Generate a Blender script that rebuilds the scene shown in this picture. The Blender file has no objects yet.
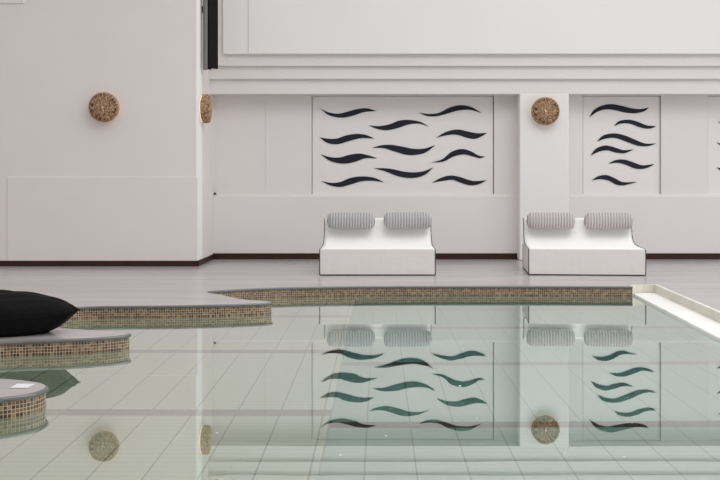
import bpy, bmesh, math, random
from mathutils import Vector, Matrix
random.seed(7)
C = bpy.context.scene.collection
PI = math.pi

# ------------------------------------------------------------------ helpers
def link(name, bm, mat, parent=None, smooth=False, recalc=True):
    if recalc:
        bmesh.ops.recalc_face_normals(bm, faces=bm.faces[:])
    me = bpy.data.meshes.new(name)
    bm.to_mesh(me); bm.free()
    for m in (mat if isinstance(mat, (list, tuple)) else [mat]):
        me.materials.append(m)
    if smooth:
        for p in me.polygons: p.use_smooth = True
    o = bpy.data.objects.new(name, me); C.objects.link(o)
    if parent: o.parent = parent
    return o

def struct(o):
    o['kind'] = 'structure'; return o

def tag(o, label, cat, group=None, kind=None):
    o['label'] = label; o['category'] = cat
    if group: o['group'] = group
    if kind: o['kind'] = kind
    return o

def thing(name, label, cat, loc=(0, 0, 0), rz=0, group=None):
    o = bpy.data.objects.new(name, None); C.objects.link(o)
    o.empty_display_size = 0.1
    o.location = loc; o.rotation_euler = (0, 0, rz)
    return tag(o, label, cat, group)

def dup(root, loc, rz, label, name=None):
    r = root.copy(); C.objects.link(r)
    r.location = loc; r.rotation_euler = (0, 0, rz); r['label'] = label
    for ch in list(root.children):
        c = ch.copy(); C.objects.link(c); c.parent = r
        for g in list(ch.children):
            d = g.copy(); C.objects.link(d); d.parent = c
    return r

def add_box(bm, x0, x1, y0, y1, z0, z1, bev=0.0, seg=2):
    t = bmesh.new()
    bmesh.ops.create_cube(t, size=1)
    for v in t.verts:
        v.co = Vector((x0 + (v.co.x + .5) * (x1 - x0), y0 + (v.co.y + .5) * (y1 - y0), z0 + (v.co.z + .5) * (z1 - z0)))
    if bev > 0:
        bmesh.ops.bevel(t, geom=t.edges[:], offset=bev, segments=seg, affect='EDGES', profile=.5)
    me = bpy.data.meshes.new('tmp'); t.to_mesh(me); t.free()
    bm.from_mesh(me); bpy.data.meshes.remove(me)

def box(name, x0, x1, y0, y1, z0, z1, mat, bev=0.0, parent=None):
    bm = bmesh.new(); add_box(bm, x0, x1, y0, y1, z0, z1, bev)
    return link(name, bm, mat, parent)

def add_tube(bm, pts, r, n=6, closed=False):
    pts = [Vector(p) for p in pts]; N = len(pts); rings = []
    for i, p in enumerate(pts):
        a = pts[(i - 1) % N] if (closed or i > 0) else p
        b = pts[(i + 1) % N] if (closed or i < N - 1) else p
        t = (b - a).normalized()
        up = Vector((0, 0, 1)) if abs(t.z) < .9 else Vector((0, 1, 0))
        u = t.cross(up).normalized(); w = u.cross(t).normalized()
        rings.append([bm.verts.new(p + u * (r * math.cos(2 * PI * k / n)) + w * (r * math.sin(2 * PI * k / n))) for k in range(n)])
    for i in range(N if closed else N - 1):
        A, B = rings[i], rings[(i + 1) % N]
        for k in range(n):
            bm.faces.new((A[k], A[(k + 1) % n], B[(k + 1) % n], B[k]))
    if not closed:
        bm.faces.new(rings[0][::-1]); bm.faces.new(rings[-1])

def add_lathe(bm, prof, n=48):      # axis = local -Y (front); prof: (radius, y)
    rings = []
    for r, y in prof:
        if r < 1e-6: rings.append([bm.verts.new((0, y, 0))])
        else: rings.append([bm.verts.new((r * math.cos(2 * PI * k / n), y, r * math.sin(2 * PI * k / n))) for k in range(n)])
    for A, B in zip(rings, rings[1:]):
        for k in range(n):
            q = [A[k % len(A)], A[(k + 1) % len(A)], B[(k + 1) % len(B)], B[k % len(B)]]
            s = []
            for v in q:
                if v not in s: s.append(v)
            if len(s) > 2: bm.faces.new(s)

def catmull(P, sub=10, closed=False):
    out = []
    n = len(P)
    for i in range(n - 1):
        p0 = P[max(i - 1, 0)]; p1 = P[i]; p2 = P[i + 1]; p3 = P[min(i + 2, n - 1)]
        d1 = max(math.dist(p0, p1), 1e-4) ** .5; d2 = max(math.dist(p1, p2), 1e-4) ** .5; d3 = max(math.dist(p2, p3), 1e-4) ** .5
        for k in range(sub):
            t = k / sub
            r = []
            for a, b, c, d in zip(p0, p1, p2, p3):
                m1 = (c - b) + d2 * ((b - a) / d1 - (c - a) / (d1 + d2)) if i > 0 else (c - b)
                m2 = (c - b) + d2 * ((d - c) / d3 - (d - b) / (d2 + d3)) if i < n - 2 else (c - b)
                h = (2*t**3 - 3*t*t + 1) * b + (t**3 - 2*t*t + t) * m1 + (-2*t**3 + 3*t*t) * c + (t**3 - t*t) * m2
                r.append(h)
            out.append(tuple(r))
    out.append(tuple(P[-1]))
    return out

# ------------------------------------------------------------------ materials
class NT:
    def __init__(s, name):
        s.m = bpy.data.materials.new(name); s.m.use_nodes = True
        s.t = s.m.node_tree; s.t.nodes.clear()
        s.out = s.n('ShaderNodeOutputMaterial')
    def n(s, kind, **kw):
        x = s.t.nodes.new(kind)
        for k, v in kw.items(): setattr(x, k, v)
        return x
    def l(s, a, b): s.t.links.new(a, b)
    def math(s, op, a, b=None, c=None):
        x = s.n('ShaderNodeMath', operation=op)
        for i, v in enumerate((a, b, c)):
            if v is None: continue
            if isinstance(v, (int, float)): x.inputs[i].default_value = v
            else: s.l(v, x.inputs[i])
        return x.outputs[0]
    def mix(s, f, a, b):
        x = s.n('ShaderNodeMix', data_type='RGBA')
        for sock, v in ((x.inputs[0], f), (x.inputs[6], a), (x.inputs[7], b)):
            if isinstance(v, (int, float)): sock.default_value = v
            elif isinstance(v, tuple): sock.default_value = (*v, 1) if len(v) == 3 else v
            else: s.l(v, sock)
        return x.outputs[2]
    def bsdf(s, col, rough=.5, spec=.5, metal=0):
        b = s.n('ShaderNodeBsdfPrincipled')
        for sock, v in (('Base Color', col), ('Roughness', rough), ('Specular IOR Level', spec), ('Metallic', metal)):
            if isinstance(v, tuple): b.inputs[sock].default_value = (*v, 1)
            elif isinstance(v, (int, float)): b.inputs[sock].default_value = v
            else: s.l(v, b.inputs[sock])
        s.l(b.outputs[0], s.out.inputs[0]); s.b = b
        return b
    def noise(s, scale, stretch=(1, 1, 1), detail=4, coord=None):
        if coord is None: coord = s.n('ShaderNodeNewGeometry').outputs['Position']
        mp = s.n('ShaderNodeMapping'); mp.inputs['Scale'].default_value = stretch
        s.l(coord, mp.inputs['Vector'])
        x = s.n('ShaderNodeTexNoise'); x.inputs['Scale'].default_value = scale; x.inputs['Detail'].default_value = detail
        s.l(mp.outputs[0], x.inputs['Vector'])
        return x.outputs['Fac']
    def bump(s, h, strength, dist):
        x = s.n('ShaderNodeBump'); x.inputs['Strength'].default_value = strength; x.inputs['Distance'].default_value = dist
        s.l(h, x.inputs['Height']); s.l(x.outputs[0], s.b.inputs['Normal'])

def lin(r, g, b):
    f = lambda c: c / 12.92 if c <= .04045 else ((c + .055) / 1.055) ** 2.4
    return (f(r / 255), f(g / 255), f(b / 255))

def plaster(name, col, var=.03):
    t = NT(name); n = t.noise(1.3, detail=6)
    c2 = tuple(max(0, v * (1 - var * 2)) for v in col)
    t.bsdf(t.mix(n, c2, col), .75, .25)
    t.bump(t.noise(60, detail=3), .08, .002)
    return t.m

def flat(name, col, rough=.5, spec=.5, var=.1, scale=20, metal=0):
    t = NT(name); n = t.noise(scale)
    t.bsdf(t.mix(n, tuple(v * (1 - var) for v in col), col), rough, spec, metal)
    return t.m

M_wall = plaster('white plaster', (.80, .748, .727))
M_panel = plaster('painted panel', (.81, .785, .77), .02)
M_trim = plaster('off white trim plaster', (.775, .75, .735), .02)
M_bright = plaster('bright white plaster', (.83, .815, .80), .02)
M_base = flat('dark red wood skirting', lin(62, 34, 30), .5, .3, .5, 8)
M_wave = flat('black paint', lin(34, 37, 46), .6, .2, .1)
M_piping = flat('dark piping cord', lin(70, 68, 68), .8, .1)
M_screen = flat('black screen', lin(20, 16, 22), .5, .12, .1)
M_alu = flat('grey aluminium', lin(125, 122, 118), .45, .5, .3, 30, .3)
M_stone_w = None

def m_floor():
    t = NT('grey polished microcement')
    a = t.noise(1.0, (.35, 3.2, 1), 6); b = t.noise(2.2, (.25, 6, 1), 5)
    f = t.math('MULTIPLY_ADD', b, .6, t.math('MULTIPLY', a, .5))
    ramp = t.n('ShaderNodeValToRGB'); t.l(f, ramp.inputs[0])
    ramp.color_ramp.elements[0].position = .38; ramp.color_ramp.elements[0].color = (*(.345, .320, .318), 1)
    ramp.color_ramp.elements[1].position = .68; ramp.color_ramp.elements[1].color = (*(.43, .402, .405), 1)
    r = t.math('MULTIPLY_ADD', b, .16, .14)
    t.bsdf(ramp.outputs[0], r, .5).inputs['IOR'].default_value = 2.1
    t.bump(b, .05, .002)
    return t.m
M_floor = m_floor()

def m_coping():
    t = NT('dark grey polished coping'); n = t.noise(12)
    t.bsdf(t.mix(n, lin(84, 83, 83), lin(106, 104, 104)), .13, .7)
    return t.m
M_coping = m_coping()

def m_mosaic():
    t = NT('brown glass mosaic')
    uv = t.n('ShaderNodeUVMap').outputs[0]
    s = t.n('ShaderNodeSeparateXYZ'); t.l(uv, s.inputs[0])
    T = .0245
    u = t.math('DIVIDE', s.outputs[0], T); v = t.math('DIVIDE', s.outputs[1], T)
    cu = t.math('FLOOR', u); cv = t.math('FLOOR', v)
    cb = t.n('ShaderNodeCombineXYZ'); t.l(cu, cb.inputs[0]); t.l(cv, cb.inputs[1])
    wn = t.n('ShaderNodeTexWhiteNoise', noise_dimensions='2D'); t.l(cb.outputs[0], wn.inputs['Vector'])
    rp = t.n('ShaderNodeValToRGB'); t.l(wn.outputs['Value'], rp.inputs[0])
    e = rp.color_ramp.elements; rp.color_ramp.interpolation = 'CONSTANT'
    e[0].position = 0; e[0].color = (*lin(66, 44, 32), 1)
    e[1].position = .22; e[1].color = (*lin(98, 72, 52), 1)
    for p, c in ((.45, (124, 96, 70)), (.68, (88, 64, 48)), (.86, (144, 120, 92))):
        q = e.new(p); q.color = (*lin(*c), 1)
    fu = t.math('FRACT', u); fv = t.math('FRACT', v)
    g = t.math('MAXIMUM', t.math('GREATER_THAN', t.math('ABSOLUTE', t.math('SUBTRACT', fu, .5)), .42),
               t.math('GREATER_THAN', t.math('ABSOLUTE', t.math('SUBTRACT', fv, .5)), .42))
    t.bsdf(t.mix(g, rp.outputs[0], lin(186, 170, 148)), t.math('MULTIPLY_ADD', g, .5, .25), .5)
    t.bump(t.math('SUBTRACT', 1, g), .3, .002)
    return t.m
M_mosaic = m_mosaic()

BANDS = (4.3, 6.57, 8.85, 11.1)
def m_pooltile(name, base, line):
    t = NT(name)
    s = t.n('ShaderNodeSeparateXYZ'); t.l(t.n('ShaderNodeNewGeometry').outputs['Position'], s.inputs[0])
    X, Y = s.outputs[0], s.outputs[1]
    fx = t.math('FRACT', t.math('DIVIDE', t.math('ADD', X, 10.35), .285))
    jx = t.math('LESS_THAN', fx, .035)
    fy = t.math('FRACT', t.math('DIVIDE', Y, .085))
    jy = t.math('MULTIPLY', t.math('LESS_THAN', fy, .12), .28)
    j = t.math('MAXIMUM', t.math('MULTIPLY', jx, .7), jy)
    n = t.noise(3, detail=3)
    c = t.mix(n, tuple(v * .93 for v in base), base)
    c = t.mix(j, c, line)
    band = None
    for b in BANDS:
        q = t.math('LESS_THAN', t.math('ABSOLUTE', t.math('SUBTRACT', Y, b)), .085)
        band = q if band is None else t.math('MAXIMUM', band, q)
    mos = t.n('ShaderNodeTexWhiteNoise', noise_dimensions='3D')
    vm = t.n('ShaderNodeVectorMath', operation='SNAP')
    t.l(t.n('ShaderNodeNewGeometry').outputs['Position'], vm.inputs[0]); vm.inputs[1].default_value = (.03, .03, .03)
    t.l(vm.outputs[0], mos.inputs['Vector'])
    bc = t.mix(mos.outputs['Value'], lin(112, 62, 58), lin(154, 104, 98))
    t.bsdf(t.mix(band, c, bc), .4, .3)
    return t.m
M_tile = m_pooltile('pale pool tile', lin(226, 225, 217), lin(112, 108, 102))
M_shal = m_pooltile('warm pale pool tile', lin(240, 222, 198), lin(44, 40, 36))
M_wtile = flat('white pool wall tile', (.93, .90, .80), .4, .3, .04)

def m_water():
    t = NT('pool water')
    fr = t.n('ShaderNodeFresnel'); fr.inputs[0].default_value = 1.33
    fac = t.math('POWER', fr.outputs[0], .30)
    bk = t.n('ShaderNodeNewGeometry').outputs['Backfacing']
    fac = t.math('ADD', t.math('MULTIPLY', fac, t.math('SUBTRACT', 1, bk)), t.math('MULTIPLY', fr.outputs[0], bk))
    rf = t.n('ShaderNodeBsdfRefraction'); rf.inputs['Roughness'].default_value = 0; rf.inputs['IOR'].default_value = 1.33
    rf.inputs['Color'].default_value = (.97, 1, .985, 1)
    gl = t.n('ShaderNodeBsdfGlossy'); gl.inputs['Roughness'].default_value = 0.0
    gl.inputs['Color'].default_value = (.96, .99, .965, 1)
    mx = t.n('ShaderNodeMixShader'); t.l(fac, mx.inputs[0]); t.l(rf.outputs[0], mx.inputs[1]); t.l(gl.outputs[0], mx.inputs[2])
    t.l(mx.outputs[0], t.out.inputs[0])
    n1 = t.noise(1.0, (.8, 2.2, 1), 2); n2 = t.noise(7, (.7, 1.6, 1), 1)
    h = t.math('MULTIPLY_ADD', n2, .06, n1)
    bp = t.n('ShaderNodeBump'); bp.inputs['Strength'].default_value = 1.0; bp.inputs['Distance'].default_value = .00025
    t.l(h, bp.inputs['Height'])
    for x in (fr, rf, gl): t.l(bp.outputs[0], x.inputs['Normal'])
    va = t.n('ShaderNodeVolumeAbsorption'); va.inputs['Color'].default_value = (.05, .64, .60, 1); va.inputs['Density'].default_value = .6
    t.l(va.outputs[0], t.out.inputs['Volume'])
    return t.m
M_water = m_water()

def m_marble(name, a, b, rough):
    t = NT(name); n = t.noise(5, (1, 1, 2), 8)
    t.bsdf(t.mix(n, a, b), rough, .4); t.bump(t.noise(30), .1, .003)
    return t.m
M_marble = m_marble('white marble', lin(226, 226, 222), lin(246, 246, 243), .4)
M_riser = m_marble('cream stone', lin(196, 192, 180), lin(228, 225, 214), .6)

def m_fabric(name, col, amp, scale=400):
    t = NT(name)
    co = t.n('ShaderNodeTexCoord').outputs['Object']
    n = t.noise(scale, coord=co, detail=2)
    t.bsdf(t.mix(n, tuple(v * .92 for v in col), col), .9, .1)
    b = t.math('MULTIPLY_ADD', t.noise(5, coord=co, detail=3), 1.0, t.math('MULTIPLY', n, .02))
    t.bump(b, amp, .03)
    return t.m
M_white = m_fabric('white outdoor fabric', (.90, .895, .885), .22)
M_shaded = m_fabric('shaded white base fabric', (.76, .735, .71), .3)  # lounger base: shade on its front put into a darker fabric colour
def m_black():
    t = NT('black cushion fabric'); co = t.n('ShaderNodeTexCoord').outputs['Object']
    n = t.noise(300, coord=co)
    t.bsdf(t.mix(n, lin(8, 8, 9), lin(17, 17, 19)), .8, .12)
    t.bump(t.noise(6, (1, 2.2, 1), 4, co), .5, .04)
    return t.m
M_black = m_black()

RIBS = 17; BL = .705
def m_ribbed(name, a, b):
    t = NT(name); co = t.n('ShaderNodeTexCoord').outputs['Object']
    s = t.n('ShaderNodeSeparateXYZ'); t.l(co, s.inputs[0])
    w = t.math('MULTIPLY_ADD', t.math('COSINE', t.math('MULTIPLY', s.outputs[0], 2 * PI * RIBS / BL)), .5, .5)
    n = t.noise(60, coord=co, detail=3)
    f = t.math('MULTIPLY_ADD', n, .5, t.math('MULTIPLY', w, .7))
    t.bsdf(t.mix(f, a, b), .95, .05); t.bump(n, .3, .006)
    return t.m
M_ribg = m_ribbed('grey ribbed towelling', lin(134, 133, 135), lin(196, 195, 196))
M_ribp = m_ribbed('mauve grey ribbed towelling', lin(142, 135, 136), lin(206, 199, 199))

def m_rattan(name, a, b, emis=0):
    t = NT(name); co = t.n('ShaderNodeTexCoord').outputs['Object']
    n = t.noise(45, coord=co, detail=3)
    r = t.n('ShaderNodeMapRange'); r.inputs[1].default_value = .35; r.inputs[2].default_value = .65; t.l(n, r.inputs[0])
    t.bsdf(t.mix(r.outputs[0], a, b), .6, .3); t.bump(n, .5, .004)
    return t.m
M_rat = m_rattan('woven rattan', lin(116, 86, 64), lin(224, 188, 152))
M_rat_d = m_rattan('dark rattan backing', lin(66, 46, 34), lin(112, 82, 60))
def m_emit(name, col, st):
    t = NT(name); e = t.n('ShaderNodeEmission'); e.inputs[0].default_value = (*col, 1); e.inputs[1].default_value = st
    t.l(e.outputs[0], t.out.inputs[0]); return t.m
M_bulb = m_emit('warm lamp glow', (1, .82, .6), 2.5)
M_ring = m_emit('warm light strip', (1, .62, .36), 3)

# ------------------------------------------------------------------ measures
F = 1000.0; HX, HY, CH = 380.0, 183.0, 1.28        # focal length (px), vanishing point, eye height
def wx(x, s): return (x - HX) / s
def wz(y, s): return CH - (y - HY) / s
WATER = -.155
YL = F / 65.0                # face of the left wall
YB = F / 59.4                # plane of the back wall
XR = -2.815                  # return wall
s0 = 59.4
TOP = 7.0

# ------------------------------------------------------------------ pool outline
ctrl = [(-2.2, 3.3), (-2.55, 4.2), (-3.05, 4.75), (-3.15, 5.3), (-2.85, 5.75), (-2.5, 5.90), (-2.27, 5.96), (-2.13, 6.08), (-2.09, 6.24),
        (-2.15, 6.38), (-2.32, 6.49), (-2.6, 6.60), (-3.2, 6.9), (-3.5, 7.35), (-3.42, 7.82), (-3.05, 8.07), (-2.6, 8.19), (-2.32, 8.30), (-2.17, 8.41),
        (-2.13, 8.5), (-2.19, 8.58), (-2.37, 8.66), (-2.75, 8.80), (-3.25, 9.10), (-3.5, 9.65), (-3.4, 10.1), (-3.05, 10.36), (-2.1, 10.46),
        (-1.5, 10.58), (-1.24, 10.67), (-1.165, 10.75), (-1.23, 10.84), (-1.42, 10.94), (-1.63, 11.16), (-1.84, 11.48), (-2.03, 11.72),
        (-2.02, 11.82), (-1.86, 11.97), (-1.34, 12.22), (-.25, 12.40), (1.5, 12.45), (3.13, 12.40)]
DZ = -.028            # the deck falls slightly towards the pool
ctrl = [(x * 1.0219, y * 1.0219) for x, y in ctrl]
raw = catmull(ctrl, 16)
# resample evenly
def resample(P, step):
    out = [P[0]]; acc = 0
    for a, b in zip(P, P[1:]):
        L = math.dist(a, b)
        while acc + L >= step and L > 0:
            t = (step - acc) / L
            a = (a[0] + (b[0] - a[0]) * t, a[1] + (b[1] - a[1]) * t)
            out.append(a); L = math.dist(a, b); acc = 0
        acc += L
    if math.dist(out[-1], P[-1]) > step * .3: out.append(P[-1])
    else: out[-1] = P[-1]
    return out
edge = resample(raw, .03)
def normals(P):     # pointing into the pool (right-hand side of travel)
    N = []
    for i in range(len(P)):
        a = P[max(i - 1, 0)]; b = P[min(i + 1, len(P) - 1)]
        t = Vector((b[0] - a[0], b[1] - a[1])).normalized()
        N.append(Vector((t.y, -t.x)))
    return N
nrm = normals(edge)
riser_top = [ctrl[-1], (3.27, 12.78), (3.37, 12.82), (3.526, 12.83), (3.16, 3.3)]
XF, XN = (3.222, 12.665), (2.86, 3.3)      # far and near end of the step's water edge

# deck with the pool cut out
bm = bmesh.new()
outer = [(-15, -3), (15, -3), (15, 12.95), (-15, 12.95)]
hole = edge + riser_top[1:]
def loop(bm, P, z):
    vs = [bm.verts.new((p[0], p[1], z)) for p in P]
    return [bm.edges.new((vs[i], vs[(i + 1) % len(vs)])) for i in range(len(vs))]
E = loop(bm, outer, DZ) + loop(bm, hole, DZ)
bmesh.ops.triangle_fill(bm, edges=E, use_beauty=True)
for (ya, za), (yb, zb) in (((12.95, DZ), (13.7, 0)), ((13.7, 0), (17.2, 0))):
    bm.faces.new([bm.verts.new(c) for c in ((-15, ya, za), (15, ya, za), (15, yb, zb), (-15, yb, zb))])
bmesh.ops.remove_doubles(bm, verts=bm.verts, dist=.0005)
for f in bm.faces:
    if f.normal.z < 0: f.normal_flip()
struct(link('floor', bm, M_floor, recalc=False))

# bullnose coping swept along the wavy edge
prof = [(-.004, .0004), (.004, -.0005), (.011, -.004), (.015, -.011), (.016, -.017), (.015, -.023), (.011, -.028), (.005, -.031), (-.02, -.032)]
bm = bmesh.new(); prev = None
for p, n in zip(edge, nrm):
    ring = [bm.verts.new((p[0] + n.x * o, p[1] + n.y * o, z + DZ)) for o, z in prof]
    if prev:
        for k in range(len(prof) - 1): bm.faces.new((prev[k], ring[k], ring[k + 1], prev[k + 1]))
    prev = ring
struct(link('pool_coping', bm, M_coping, smooth=True))

# mosaic band (uv in metres), then plain tile wall down to the floor
def strip(name, z0, z1, mat, off=0.0):
    bm = bmesh.new(); uvl = bm.loops.layers.uv.new('UVMap'); L = 0; prev = None
    for i, (p, n) in enumerate(zip(edge, nrm)):
        if i: L += math.dist(edge[i - 1], p)
        a = bm.verts.new((p[0] + n.x * off, p[1] + n.y * off, z0)); b = bm.verts.new((p[0] + n.x * off, p[1] + n.y * off, z1))
        if prev:
            f = bm.faces.new((prev[0], a, b, prev[1]))
            for lp, (uu, vv) in zip(f.loops, ((prev[2], z0), (L, z0), (L, z1), (prev[2], z1))): lp[uvl].uv = (uu, vv + 20 * .0245 - z1)
        prev = (a, b, L)
    return link(name, bm, mat, smooth=True)
struct(strip('pool_mosaic_band', -.165, DZ - .031, M_mosaic))
struct(strip('pool_wall', -1.7, -.165, M_wtile))
bm = bmesh.new()
for (a, b) in (((XF[0] + .006, 12.72), (XN[0] + .006, 3.3)), (XN, (-2.4, 3.3))):
    bm.faces.new([bm.verts.new(c) for c in ((a[0], a[1], -1.7), (b[0], b[1], -1.7), (b[0], b[1], -.13), (a[0], a[1], -.13))])
struct(link('pool_wall_side', bm, M_tile))

# pool floor: shallow shelf on the left, sloping deep part on the right
XD = -.325; ZS = WATER - .30
def zd(y): return WATER - max(.301, .30 + (y - 3.8) * .105)
bm = bmesh.new()
def quad(bm, *cs): bm.faces.new([bm.verts.new(c) for c in cs])
quad(bm, (-4.2, 3.2, ZS), (XD, 3.2, ZS), (XD, 12.6, ZS), (-4.2, 12.6, ZS))
struct(link('pool_floor', bm, M_shal))
bm = bmesh.new()
quad(bm, (XD, 3.2, zd(3.2)), (3.3, 3.2, zd(3.2)), (3.3, 3.8, zd(3.8)), (XD, 3.8, zd(3.8)))
quad(bm, (XD, 3.8, zd(3.8)), (3.3, 3.8, zd(3.8)), (3.3, 12.6, zd(12.6)), (XD, 12.6, zd(12.6)))
quad(bm, (XD, 3.8, ZS), (XD, 3.8, zd(3.8)), (XD, 12.6, zd(12.6)), (XD, 12.6, ZS))
struct(link('pool_floor_deep', bm, M_tile))

# water body
bm = bmesh.new()
wp = [(p[0] - n.x * .012, p[1] - n.y * .012) for p, n in zip(edge, nrm)] + [(XF[0] + .004, XF[1]), (XN[0] + .002, 3.25), (-2.3, 3.25)]
E = loop(bm, wp, WATER)
r = bmesh.ops.triangle_fill(bm, edges=E, use_beauty=True)
top = [f for f in bm.faces]
r = bmesh.ops.extrude_face_region(bm, geom=top)
for v in [g for g in r['geom'] if isinstance(g, bmesh.types.BMVert)]: v.co.z = -1.75
water = link('pool_water', bm, M_water)
tag(water, 'still clear green-tinted pool water mirroring the back wall', 'water', kind='stuff')

# flecks floating on the water
bm = bmesh.new()
def fleck(x, y, r):
    vs = [bm.verts.new((x + r * random.uniform(.6, 1.3) * math.cos(a), y + 1.2 * r * math.sin(a), WATER + .0012)) for a in [2 * PI * k / 7 for k in range(7)]]
    c = bm.verts.new((x, y, WATER + .004))
    for k in range(7): bm.faces.new((vs[k], vs[(k + 1) % 7], c))
def onwater(px, py):
    s = (py - HY) / (CH - WATER); return wx(px, s), F / s
for px, py, r in ((460, 386, .014), (340, 455, .010), (217, 433, .008), (185, 410, .006), (287, 396, .005), (386, 436, .008), (624, 457, .008), (565, 453, .007),
                  (477, 418, .006), (412, 390, .005), (668, 329, .006), (440, 404, .005), (678, 365, .007)):
    fleck(*onwater(px, py), r)
for _ in range(95):
    px = random.triangular(330, 720, 640); py = 478 - abs(random.gauss(0, 45))
    if py > 345: fleck(*onwater(px, py), random.uniform(.0015, .0042))
fl = link('floating_flecks', bm, flat('white flecks', (.9, .9, .88), .8))
tag(fl, 'tiny white flecks floating on the pool water', 'flecks', kind='stuff')

# white marble step at the right edge of the pool
st = thing('pool_step', 'white marble step along the right edge of the pool', 'step', (3.25, 8, WATER + .05))
off = Vector((-3.25, -8, -(WATER + .05)))
ZT = -.13
bm = bmesh.new()
tp = [XN, (3.18, 3.3), (3.535, 12.815), (3.37, 12.81), (3.26, 12.76), XF]
vs = [bm.verts.new((x, y, ZT)) for x, y in tp]; f = bm.faces.new(vs)
r = bmesh.ops.extrude_face_region(bm, geom=[f])
for v in [g for g in r['geom'] if isinstance(g, bmesh.types.BMVert)]: v.co.z = WATER - .06
bmesh.ops.bevel(bm, geom=[e for e in bm.edges if all(abs(v.co.z - ZT) < 1e-5 for v in e.verts) and (e.verts[0].co - e.verts[1].co).length > 9 and min(v.co.x for v in e.verts) < 3.0], offset=.006, segments=3, affect='EDGES')
bmesh.ops.translate(bm, verts=bm.verts, vec=off)
link('tread', bm, M_marble, st)
bm = bmesh.new()
prev = None
for (x, y), (x2, y2) in zip(riser_top, [(3.17, 12.71), (3.25, 12.82), (3.36, 12.86), (3.57, 12.87), (3.205, 3.3)]):
    q = [bm.verts.new(c) for c in ((x, y, ZT - .02), (x, y, DZ + .002), (x2, y2, DZ + .002), (x2, y2, ZT - .02))]
    if prev:
        for k in range(4): bm.faces.new((prev[k], q[k], q[(k + 1) % 4], prev[(k + 1) % 4]))
    else: bm.faces.new(q)
    prev = q
bm.faces.new(prev)
bmesh.ops.translate(bm, verts=bm.verts, vec=off)
link('riser', bm, M_riser, st)

# ------------------------------------------------------------------ walls
struct(box('wall_left', -15, XR, YL, YB + .4, 0, TOP, M_wall, .012))
ZD = wz(177, 65)
bm = bmesh.new(); add_box(bm, wx(7.5, 65), XR + .012, YL - .012, YB - .05, 0, ZD, .004)
struct(link('trim_1', bm, M_wall))                        # lower facing of the left wall
bm = bmesh.new(); add_box(bm, -7.5, wx(24, 65), YL - .015, YL + .1, wz(3.5, 65), 5.4, .003)
struct(link('trim_2', bm, M_wall))
struct(box('wall_back', XR - .1, 15, YB + .12, YB + .5, 0, TOP, M_panel))
box_ = box('trim_14', XR - .02, XR + .016, YL - .004, YL + .36, 0.09, TOP, plaster('painted corner light', (.93, .92, .91), .01), .004); struct(box_)  # added paler strip: brighter light at the wall corner put into its colour
# dado below the panels
Z1 = wz(196, s0); Z2 = wz(94, s0)
struct(box('trim_3', XR - .05, 15, YB - .045, YB + .14, 0, Z1, M_trim, .008))
# fields between the wave panels
Z1b = wz(194.3, s0); Z2b = wz(95.5, s0)
for i, (a, b, d) in enumerate(((212, 265.5, 0), (265.4, 311.6, .006), (494, 582.8, .004), (661, 708, .004), (803, 1300, 0))):
    struct(box('trim_%d' % (4 + i), wx(a, s0), wx(b, s0), YB - d, YB + .14, Z1 - .02, 2.9, M_trim, .006))
struct(box('trim_9', XR - .05, 15, YB - .012, YB + .14, Z1 - .02, Z1b, M_trim, .005))
# beam, corbels and upper wall
YP = 16.5; sp = F / YP
struct(box('trim_10', XR - .02, 15, YP, YB + .2, wz(94, sp), wz(79, sp) + .1, M_trim, .006))
s1 = F / 16.44; struct(box('trim_11', XR - .02, 15, 16.44, YB + .2, wz(79, s1), wz(66, s1) + .1, M_trim, .008))
s2 = F / 16.38; struct(box('trim_12', wx(221.5, s2), 15, 16.38, YB + .2, wz(66, s2), wz(54, s2) + .1, M_trim, .008))
s3 = F / 16.30
struct(box('wall_upper', wx(248, s3), 15, 16.30, YB + .2, wz(54, s3), TOP, M_bright, .015))
struct(box('trim_13', wx(222.5, s3), wx(248.6, s3), 16.315, YB + .2, wz(54, s3), TOP, M_bright, .012))
struct(box('wall_niche', XR - .02, wx(224, s3), 16.36, YB + .2, wz(66, s1), TOP, M_wall))
# pillar
PX0, PX1 = wx(519.5, sp), wx(569, sp)
struct(box('pillar', PX0, PX1, YP - .004, YB + .1, 0, wz(94, sp) + .01, M_bright, .02))
# skirtings
bb = .085
struct(box('baseboard_left', -15, XR + .022, YL - .022, YL + .02, 0, bb, M_base, .003))
struct(box('baseboard_return', XR - .02, XR + .022, YL - .02, YB - .05, 0, bb, M_base, .003))
struct(box('baseboard_back', XR, PX0 + .01, YB - .058, YB, 0, .1, M_base, .003))
struct(box('baseboard_right', PX1 - .01, 15, YB - .058, YB, 0, .1, M_base, .003))

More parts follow.
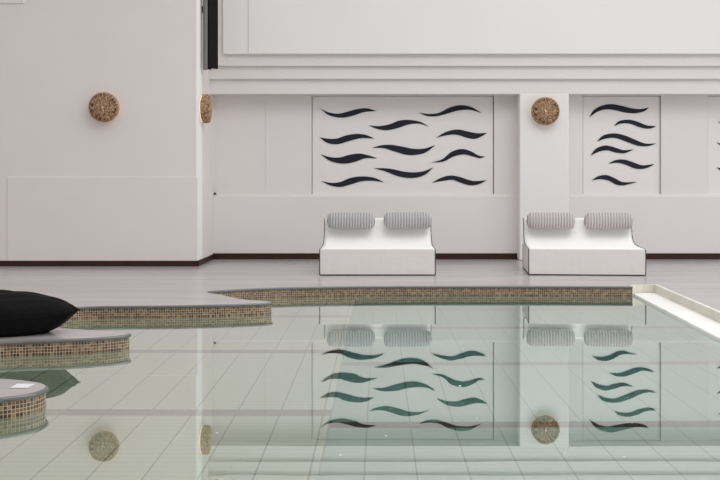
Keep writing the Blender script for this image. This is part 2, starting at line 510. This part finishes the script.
# ------------------------------------------------------------------ wave panels
YW = YB + .035
def wave_panel(label, x0, x1, waves, ox):
    cx = wx((x0 + x1) / 2, s0)
    t = thing('wave_panel', label, 'wall panel', (cx, YW, wz(194.3, s0)), 0, 'recessed wall panels with black waves')
    bx = Vector((cx, YW, wz(194.3, s0)))
    bm = bmesh.new(); add_box(bm, wx(x0, s0) - cx + .016, wx(x1, s0) - cx - .016, 0, .08, 0, Z2b - Z1b - .012)
    link('board', bm, M_panel, t)
    for (L, up, R, lo) in waves:
        conv = lambda p: (wx(ox + p[0] / 4.364, s0) - cx, wz(90 + p[1] / 4.364, s0) - bx.z)
        U = catmull([conv(p) for p in [L] + up + [R]], 8); D = catmull([conv(p) for p in [L] + lo + [R]], 8)
        # sample both at the same number of stations
        n = 40
        def stations(P):
            S = [0]
            for a, b in zip(P, P[1:]): S.append(S[-1] + math.dist(a, b))
            out = []; j = 0
            for k in range(n + 1):
                q = S[-1] * k / n
                while j < len(S) - 2 and S[j + 1] < q: j += 1
                f = (q - S[j]) / max(S[j + 1] - S[j], 1e-9)
                out.append((P[j][0] + (P[j + 1][0] - P[j][0]) * f, P[j][1] + (P[j + 1][1] - P[j][1]) * f))
            return out
        U, D = stations(U), stations(D)
        bm = bmesh.new(); fr = -.010; rows = []
        for u, d in zip(U, D):
            rows.append([bm.verts.new((u[0], fr, u[1])), bm.verts.new((d[0], fr, d[1])), bm.verts.new((d[0], .002, d[1])), bm.verts.new((u[0], .002, u[1]))])
        for a, b in zip(rows, rows[1:]):
            for k in range(4): bm.faces.new((a[k], b[k], b[(k + 1) % 4], a[(k + 1) % 4]))
        bm.faces.new(rows[0]); bm.faces.new(rows[-1][::-1])
        bmesh.ops.remove_doubles(bm, verts=bm.verts, dist=.0002)
        link('wave', bm, M_wave, t)
    return t
WA = [((46, 80), [(75, 95), (120, 103), (160, 95), (200, 84), (245, 79)], (290, 91), [(80, 108), (135, 120), (185, 112), (235, 96)]),
      ((258, 154), [(300, 157), (345, 150), (390, 133), (430, 130), (480, 138)], (519, 158), [(290, 168), (335, 175), (385, 165), (430, 150), (475, 146)]),
      ((42, 207), [(80, 212), (115, 212), (160, 197), (205, 191), (245, 196)], (280, 211), [(75, 230), (120, 236), (165, 224), (220, 210)]),
      ((272, 252), [(310, 241), (355, 239), (400, 246), (450, 256), (500, 255)], (548, 240), [(320, 253), (370, 268), (420, 282), (460, 283), (505, 272)]),
      ((48, 281), [(90, 293), (130, 294), (170, 283), (215, 277), (255, 285)], (292, 297), [(85, 308), (140, 321), (190, 315), (240, 298)]),
      ((280, 342), [(320, 341), (360, 345), (410, 356), (460, 359), (500, 353)], (538, 338), [(330, 355), (375, 373), (420, 383), (465, 382), (505, 368)]),
      ((50, 397), [(90, 405), (130, 402), (175, 384), (225, 377), (280, 383)], (323, 402), [(85, 415), (130, 423), (175, 413), (225, 398), (275, 396)])]
WB = [((85, 98), [(125, 104), (170, 99), (215, 77), (260, 66), (310, 73)], (356, 99), [(115, 112), (160, 114), (205, 103), (250, 90), (305, 86)]),
      ((158, 208), [(200, 183), (250, 172), (295, 180), (335, 188)], (380, 187), [(210, 196), (250, 195), (290, 207), (325, 213), (355, 203)]),
      ((140, 315), [(185, 302), (225, 270), (270, 257), (310, 267), (345, 286)], (371, 290), [(190, 312), (235, 290), (280, 281), (320, 290), (350, 297)]),
      ((140, 404), [(180, 383), (220, 373), (265, 380), (310, 395), (345, 397)], (378, 393), [(190, 396), (230, 392), (270, 406), (310, 416), (350, 409)])]
sh = lambda W, dx, dy=0: [((L[0] + dx, L[1] + dy), [(x + dx, y + dy) for x, y in u], (R[0] + dx, R[1] + dy), [(x + dx, y + dy) for x, y in l]) for L, u, R, l in W]
WV = [((86, 119), [(105, 88), (140, 68), (180, 61), (225, 68), (275, 80), (315, 82)], (347, 75), [(120, 95), (160, 84), (200, 88), (250, 99), (295, 100), (330, 90)]),
      ((194, 156), [(215, 136), (255, 129), (295, 137), (335, 153)], (378, 157), [(225, 146), (265, 147), (300, 160), (335, 168), (360, 166)]),
      ((120, 224), [(145, 199), (190, 189), (235, 196), (285, 216), (330, 233)], (378, 233), [(160, 211), (200, 209), (250, 226), (300, 243), (345, 244)]),
      ((91, 286), [(115, 256), (155, 242), (190, 248), (235, 262)], (280, 259), [(130, 268), (165, 263), (200, 272), (240, 275)]),
      ((170, 320), [(200, 306), (235, 303), (275, 314), (315, 328)], (370, 323), [(215, 318), (250, 328), (285, 342), (320, 344), (350, 335)]),
      ((97, 394), [(125, 376), (160, 371), (195, 384), (230, 401)], (293, 401), [(135, 389), (170, 395), (205, 413), (235, 416), (265, 409)])]
wave_panel('widest recessed wall panel with eleven black waves, behind the left lounger', 311.4, 494.2, WA + sh(WB, 392.7), 310)
wave_panel('recessed wall panel with six black waves, right of the pillar lamp', 582.6, 661.2, WV, 570)
W3 = sh([WA[0]], 648 - 46, 135 - 80) + sh([WA[4]], 643 - 48, 228 - 281) + sh([WA[2]], 643 - 42, 338 - 207)
wave_panel('recessed wall panel at the right border with only black wave tips showing', 707.8, 803.5, W3, 570)

# small dark peg on the wall
bm = bmesh.new(); add_lathe(bm, [(0, 0), (.012, 0), (.012, -.02), (.02, -.026), (.02, -.036), (0, -.04)], 16)
pg = link('wall_peg', bm, M_screen, smooth=False); pg.location = (wx(215.2, s0), YB + .001, wz(194.2, s0) + .01)
tag(pg, 'tiny dark round peg low on the back wall near its left corner', 'peg')

# ------------------------------------------------------------------ rattan wall lamps
def make_lamp(label):
    t = thing('wall_lamp', label, 'wall lamp', (0, 0, 0), 0, 'round woven rattan wall lamps')
    R = .222
    bm = bmesh.new(); add_lathe(bm, [(0, 0), (.09, 0), (.09, -.02), (0, -.02)], 32); link('wall_plate', bm, M_alu, t)
    bm = bmesh.new()
    add_lathe(bm, [(R - .022, -.034), (R - .004, -.034), (R, -.04), (R, -.11), (R - .012, -.128), (R * .75, -.142), (R * .4, -.152), (.02, -.155), (.02, -.149), (R * .7, -.135), (R - .02, -.118), (R - .022, -.034)], 64)
    shade = link('shade', bm, M_rat_d, t, smooth=True)
    def front(r): return -.156 + .030 * (min(r, R) / R) ** 2.4
    bm = bmesh.new()
    for k in range(84):          # random chords woven over the front
        a = random.uniform(0, 2 * PI); w = random.uniform(.45, 1.45) if k % 9 else random.uniform(.95, 1.05)
        b = a + PI * w; bend = random.uniform(-.25, .25); pts = []
        for i in range(9):
            q = i / 8
            x = R * ((1 - q) * math.cos(a) + q * math.cos(b)); z = R * ((1 - q) * math.sin(a) + q * math.sin(b))
            h = math.sin(PI * q) * bend * R
            x += -math.sin((a + b) / 2) * h * 0.6; z += math.cos((a + b) / 2) * h * 0.6
            r = math.hypot(x, z)
            if r > R * .99: x *= R * .99 / r; z *= R * .99 / r; r = R * .99
            pts.append((x, front(r) - random.uniform(0, .006), z))
        add_tube(bm, pts, random.uniform(.0018, .0034), 5)
    o = link('woven_strands', bm, M_rat, shade, smooth=True); o['kind'] = 'stuff'
    bm = bmesh.new()
    for y, rr in ((-.042, R), (-.055, R + .002), (-.07, R + .001), (-.09, R + .002), (-.11, R), (-.124, R - .008)):
        add_tube(bm, [(rr * math.cos(2 * PI * k / 48), y + .002 * math.sin(k * 2.4), rr * math.sin(2 * PI * k / 48)) for k in range(48)], .0075, 6, True)
    link('rim_weave', bm, M_rat, shade, smooth=True)
    bm = bmesh.new(); add_lathe(bm, [(0, -.02), (.03, -.03), (.034, -.08), (.022, -.13), (.012, -.150), (0, -.153)], 20)
    link('bulb', bm, M_bulb, t, smooth=True)
    bm = bmesh.new(); add_tube(bm, [(  .2 * math.cos(2 * PI * k / 40), -.014, .2 * math.sin(2 * PI * k / 40)) for k in range(40)], .006, 6, True)
    link('light_strip', bm, M_ring, t, smooth=True)
    return t
ZL = 2.44
lamp = make_lamp('round rattan wall lamp on the wide left wall')
lamp.location = (wx(103.7, 65.4), YL, ZL)
dup(lamp, (XR, 1000 / 63.6, ZL + .01), PI / 2, 'round rattan wall lamp seen edge-on on the narrow return wall')
dup(lamp, (wx(544.6, sp), YP - .004, ZL + .02), 0, 'round rattan wall lamp on the white pillar')

# ------------------------------------------------------------------ hanging screen in the wall corner
A = Vector((-2.668, 15.60)); B = Vector((-2.548, 15.74))
ang = math.atan2((B - A).y, (B - A).x)
sc = thing('wall_screen', 'tall narrow black screen on a grey rail high in the wall corner', 'screen', (A.x, A.y, 3.075), ang)
Ls = (B - A).length
box('panel', 0.0, Ls, .0, .03, 0, 2.0, M_screen, .003, sc)
box('housing', .012, Ls - .01, .03, .062, .01, 1.98, M_alu, .004, sc)
bm = bmesh.new(); add_box(bm, -.062, -.006, .02, .07, -.03, 2.0, .003); link('side_rail', bm, M_alu, sc)
bm = bmesh.new(); add_box(bm, -.005, .002, .01, .05, -.01, 2.0, .001); link('gasket', bm, M_screen, sc)
bm = bmesh.new(); add_box(bm, .05, .12, .06, .3, .9, 1.0, .004); link('bracket', bm, M_alu, sc)
bm = bmesh.new(); add_box(bm, .01, .06, .01, .04, -.02, .0, .002); link('foot_clip', bm, M_screen, sc)

# ------------------------------------------------------------------ loungers
SW = 1.597; DP = 1.29
front_prof = [(0, .365), (.35, .368), (.68, .378), (.88, .40), (1.01, .44), (1.085, .50), (1.13, .60), (1.165, .745)]
def make_lounger(label):
    t = thing('pool_lounger', label, 'lounger', (0, 0, 0), 0, 'white double loungers against the back wall')
    bm = bmesh.new(); add_box(bm, -SW / 2, SW / 2, 0, DP, .004, .364, .008, 3); link('base', bm, M_shaded, t)
    up = catmull(front_prof, 5) + [(1.20, .754), (1.26, .748), (1.29, .72), (1.29, .366)]
    up = [(0.004, .3635)] + up[1:]
    bm = bmesh.new(); nx = 24; rows = []
    for i in range(nx + 1):
        x = -SW / 2 + SW * i / nx
        e = min(i, nx - i); q = .004 if e == 0 else 0
        rows.append([bm.verts.new((x, y, z - (q if z > .37 else 0) + .003 * math.sin(x * 5) * (z > .7))) for y, z in up])
    n = len(up)
    for a, b in zip(rows, rows[1:]):
        for k in range(n): bm.faces.new((a[k], a[(k + 1) % n], b[(k + 1) % n], b[k]))
    bm.faces.new(rows[0]); bm.faces.new(rows[-1][::-1])
    o = link('backrest', bm, M_white, t)
    for p in o.data.polygons: p.use_smooth = abs(p.normal.x) < .5
    pr = .007
    bm = bmesh.new()
    for sx in (-1, 1):
        X = sx * (SW / 2)
        add_tube(bm, [(X, .002, .012), (X, .002, .36)], pr, 6)
        add_tube(bm, [(X, y, z) for y, z in up[:-1]], pr * .6, 6)
        add_tube(bm, [(X, .002, .012), (X, DP, .012)], pr * .8, 6)
        add_tube(bm, [(X, DP, .012), (X, DP, .36)], pr * .8, 6)
    add_tube(bm, [(-SW / 2, .002, .010), (SW / 2, .002, .010)], pr, 6)
    link('piping', bm, M_piping, t, smooth=True)
    return t
SY = F / 72.3
lg = make_lounger('white double lounger with grey bolsters below the widest wave panel')
lx1 = wx(377.5, 71.9); lg.location = (lx1, SY, 0)
lx2 = wx(586, 71.9)
dup(lg, (lx2 - .002, SY, 0), -.08, 'white double lounger with mauve-grey bolsters in front of the pillar')

def make_bolster(mat, label):
    r0 = .124; nx = RIBS * 8; na = 36
    bm = bmesh.new(); rings = []
    for i in range(nx + 1):
        u = -1 + 2 * i / nx; x = u * BL / 2
        cap = (1 - abs(u) ** 14) ** .5 if abs(u) < 1 else 0
        cap = max(cap, .02)
        r = r0 * cap * (1 - .018 * (u * u)) + .0055 * math.cos(2 * PI * RIBS * x / BL) * min(1, cap * 1.2)
        ring = []
        for k in range(na):
            a = 2 * PI * k / na
            c, s_ = math.cos(a), math.sin(a)
            e = .86
            yy = math.copysign(abs(c) ** e, c) * r * .96; zz = math.copysign(abs(s_) ** e, s_) * r
            ring.append(bm.verts.new((x + .004 * math.sin(3 * a), yy, zz)))
        rings.append(ring)
    for a, b in zip(rings, rings[1:]):
        for k in range(na): bm.faces.new((a[k], a[(k + 1) % na], b[(k + 1) % na], b[k]))
    bm.faces.new(rings[0][::-1]); bm.faces.new(rings[-1])
    o = link('bolster_pillow', bm, mat, smooth=True)
    tag(o, label, 'pillow', 'ribbed bolster pillows on the loungers')
    return o
sb = F / (SY + 1.035); ZB = wz(220.7, sb)
bg = make_bolster(M_ribg, 'grey ribbed bolster on the left end of the left lounger')
def put(o, px, dz=0, rx=0, ry=0, rz=0, dy=0): o.location = (wx(px, sb), SY + 1.035 + dy, ZB + dz); o.rotation_euler = (rx, ry, rz)
put(bg, 351, 0, .1, .006)
o = bg.copy(); C.objects.link(o); o['label'] = 'grey ribbed bolster on the right end of the left lounger'; put(o, 407.6, .003, .15, -.006)
bp_ = make_bolster(M_ribp, 'mauve-grey ribbed bolster on the right lounger, in front of the pillar'); put(bp_, 551, -.004, 0, .004, -.08, .03)
o = bp_.copy(); C.objects.link(o); o['label'] = 'mauve-grey ribbed bolster on the right end of the right lounger'; put(o, 608, -.006, -.1, -.004, -.08, -.03)

# ------------------------------------------------------------------ black floor cushion
def make_cushion():
    t = thing('floor_cushion', 'large black floor cushion lying on the wavy pool edge at left', 'cushion', (-3.46, 8.74, DZ + .002), .0)
    a, b, h = .817, .44, .20
    n = 56; bm = bmesh.new()
    def pt(u, v, sgn):
        e = (1 - abs(u) ** 2.0) * (1 - abs(v) ** 2.2)
        th = h * max(e, 0) ** .52
        x = a * u * (1 - .07 * (1 - v * v) * abs(u)**3); y = b * v * (1 - .10 * (1 - u * u) * abs(v)**3) * (1 - .84 * max(0, u) ** 1.6)
        wr = .010 * math.sin(9 * u + 6 * v * v) * math.sin(11 * v + 2 * u) * max(e, 0) ** .6
        z = .150 + .042 * max(0, u) ** 3 + sgn * th * (1.07 if sgn > 0 else 1.15) + wr * (1 if sgn > 0 else .4)
        return Vector((x, y, max(z, 0.0)))
    g = {}
    for sgn in (1, -1):
        for i in range(n + 1):
            for j in range(n + 1):
                bd = i in (0, n) or j in (0, n)
                key = (i, j, 0 if bd else sgn)
                if key not in g:
                    u = math.sin((-1 + 2 * i / n) * PI / 2); v = math.sin((-1 + 2 * j / n) * PI / 2)
                    g[key] = bm.verts.new(pt(u, v, sgn))
    K = lambda i, j, s: g[(i, j, 0 if (i in (0, n) or j in (0, n)) else s)]
    for sgn in (1, -1):
        for i in range(n):
            for j in range(n):
                bm.faces.new((K(i, j, sgn), K(i + 1, j, sgn), K(i + 1, j + 1, sgn), K(i, j + 1, sgn)))
    rim = [g[(i, 0, 0)].co.copy() for i in range(n)] + [g[(n, j, 0)].co.copy() for j in range(n)] + [g[(i, n, 0)].co.copy() for i in range(n, 0, -1)] + [g[(0, j, 0)].co.copy() for j in range(n, 0, -1)]
    link('cover', bm, M_black, t, smooth=True)
    bm = bmesh.new(); add_tube(bm, rim, .006, 6, True); link('seam_piping', bm, M_black, t, smooth=True)
make_cushion()

# small pale plate lying on the nearest rounded edge
bm = bmesh.new(); add_box(bm, -.058, .058, -.062, .062, 0, .004, .0015)
pl = link('marker_plate', bm, flat('pale plate', lin(228, 226, 228), .35, .5, .04)); pl.location = (-2.30, 6.43, DZ + .0012); pl.rotation_euler = (0, 0, -.05)
tag(pl, 'small pale square plate flat on the nearest rounded pool edge', 'plate')

# ------------------------------------------------------------------ daylight
w = bpy.data.worlds.new('daylight'); bpy.context.scene.world = w; w.use_nodes = True
nt = w.node_tree; nt.nodes.clear()
out = nt.nodes.new('ShaderNodeOutputWorld'); bg_ = nt.nodes.new('ShaderNodeBackground')
tc = nt.nodes.new('ShaderNodeTexCoord')
def wdot(vec, gain, power):
    d = nt.nodes.new('ShaderNodeVectorMath'); d.operation = 'DOT_PRODUCT'
    nt.links.new(tc.outputs['Generated'], d.inputs[0]); d.inputs[1].default_value = Vector(vec).normalized()
    m = nt.nodes.new('ShaderNodeMath'); m.operation = 'MAXIMUM'; nt.links.new(d.outputs['Value'], m.inputs[0]); m.inputs[1].default_value = 0
    p = nt.nodes.new('ShaderNodeMath'); p.operation = 'POWER'; nt.links.new(m.outputs[0], p.inputs[0]); p.inputs[1].default_value = power
    g = nt.nodes.new('ShaderNodeMath'); g.operation = 'MULTIPLY'; nt.links.new(p.outputs[0], g.inputs[0]); g.inputs[1].default_value = gain
    return g.outputs[0]
a1 = wdot((.97, -.05, .30), .5, 2.0); a2 = wdot((.1, -.05, 1), .75, 2.5)
ad = nt.nodes.new('ShaderNodeMath'); ad.operation = 'ADD'; nt.links.new(a1, ad.inputs[0]); nt.links.new(a2, ad.inputs[1])
b1 = nt.nodes.new('ShaderNodeBackground'); b1.inputs[0].default_value = (1, .92, .90, 1); b1.inputs[1].default_value = .46
bg_.inputs[0].default_value = (.97, 1, 1.03, 1); nt.links.new(ad.outputs[0], bg_.inputs[1])
sm = nt.nodes.new('ShaderNodeAddShader'); nt.links.new(b1.outputs[0], sm.inputs[0]); nt.links.new(bg_.outputs[0], sm.inputs[1])
nt.links.new(sm.outputs[0], out.inputs[0])
def skylight(name, loc, sx, sy, power, rot, col=(1, 1, 1)):
    l = bpy.data.lights.new(name, 'AREA'); l.shape = 'RECTANGLE'; l.size = sx; l.size_y = sy; l.energy = power; l.color = col
    o = bpy.data.objects.new(name, l); C.objects.link(o); o.location = loc; o.rotation_euler = rot
skylight('window_light', (10.5, 9.5, 2.6), 3.5, 10, 125, (0, PI / 2, 0), (.84, .92, 1.0))
skylight('skylight', (3.4, 8.2, 8.4), 8, 8, 500, (0, 0, 0), (.98, 1, 1.0))

# ------------------------------------------------------------------ camera and view
cam = bpy.data.cameras.new('camera'); co = bpy.data.objects.new('camera', cam); C.objects.link(co)
co.location = (0, 0, CH); co.rotation_euler = (PI / 2, 0, 0)
cam.sensor_width = 36; cam.lens = 36 * F / 720
cam.shift_x = -(HX - 360) / 720; cam.shift_y = -(240 - HY) / 720
cam.clip_end = 200
S = bpy.context.scene; S.camera = co
vs_ = S.view_settings
S.display_settings.display_device = 'sRGB'
vs_.view_transform = 'Standard'; vs_.look = 'None'; vs_.gamma = 1; vs_.use_curve_mapping = False; vs_.exposure = 0.0
S.cycles.max_bounces = 14; S.cycles.transmission_bounces = 12; S.cycles.caustics_refractive = True; S.cycles.caustics_reflective = True
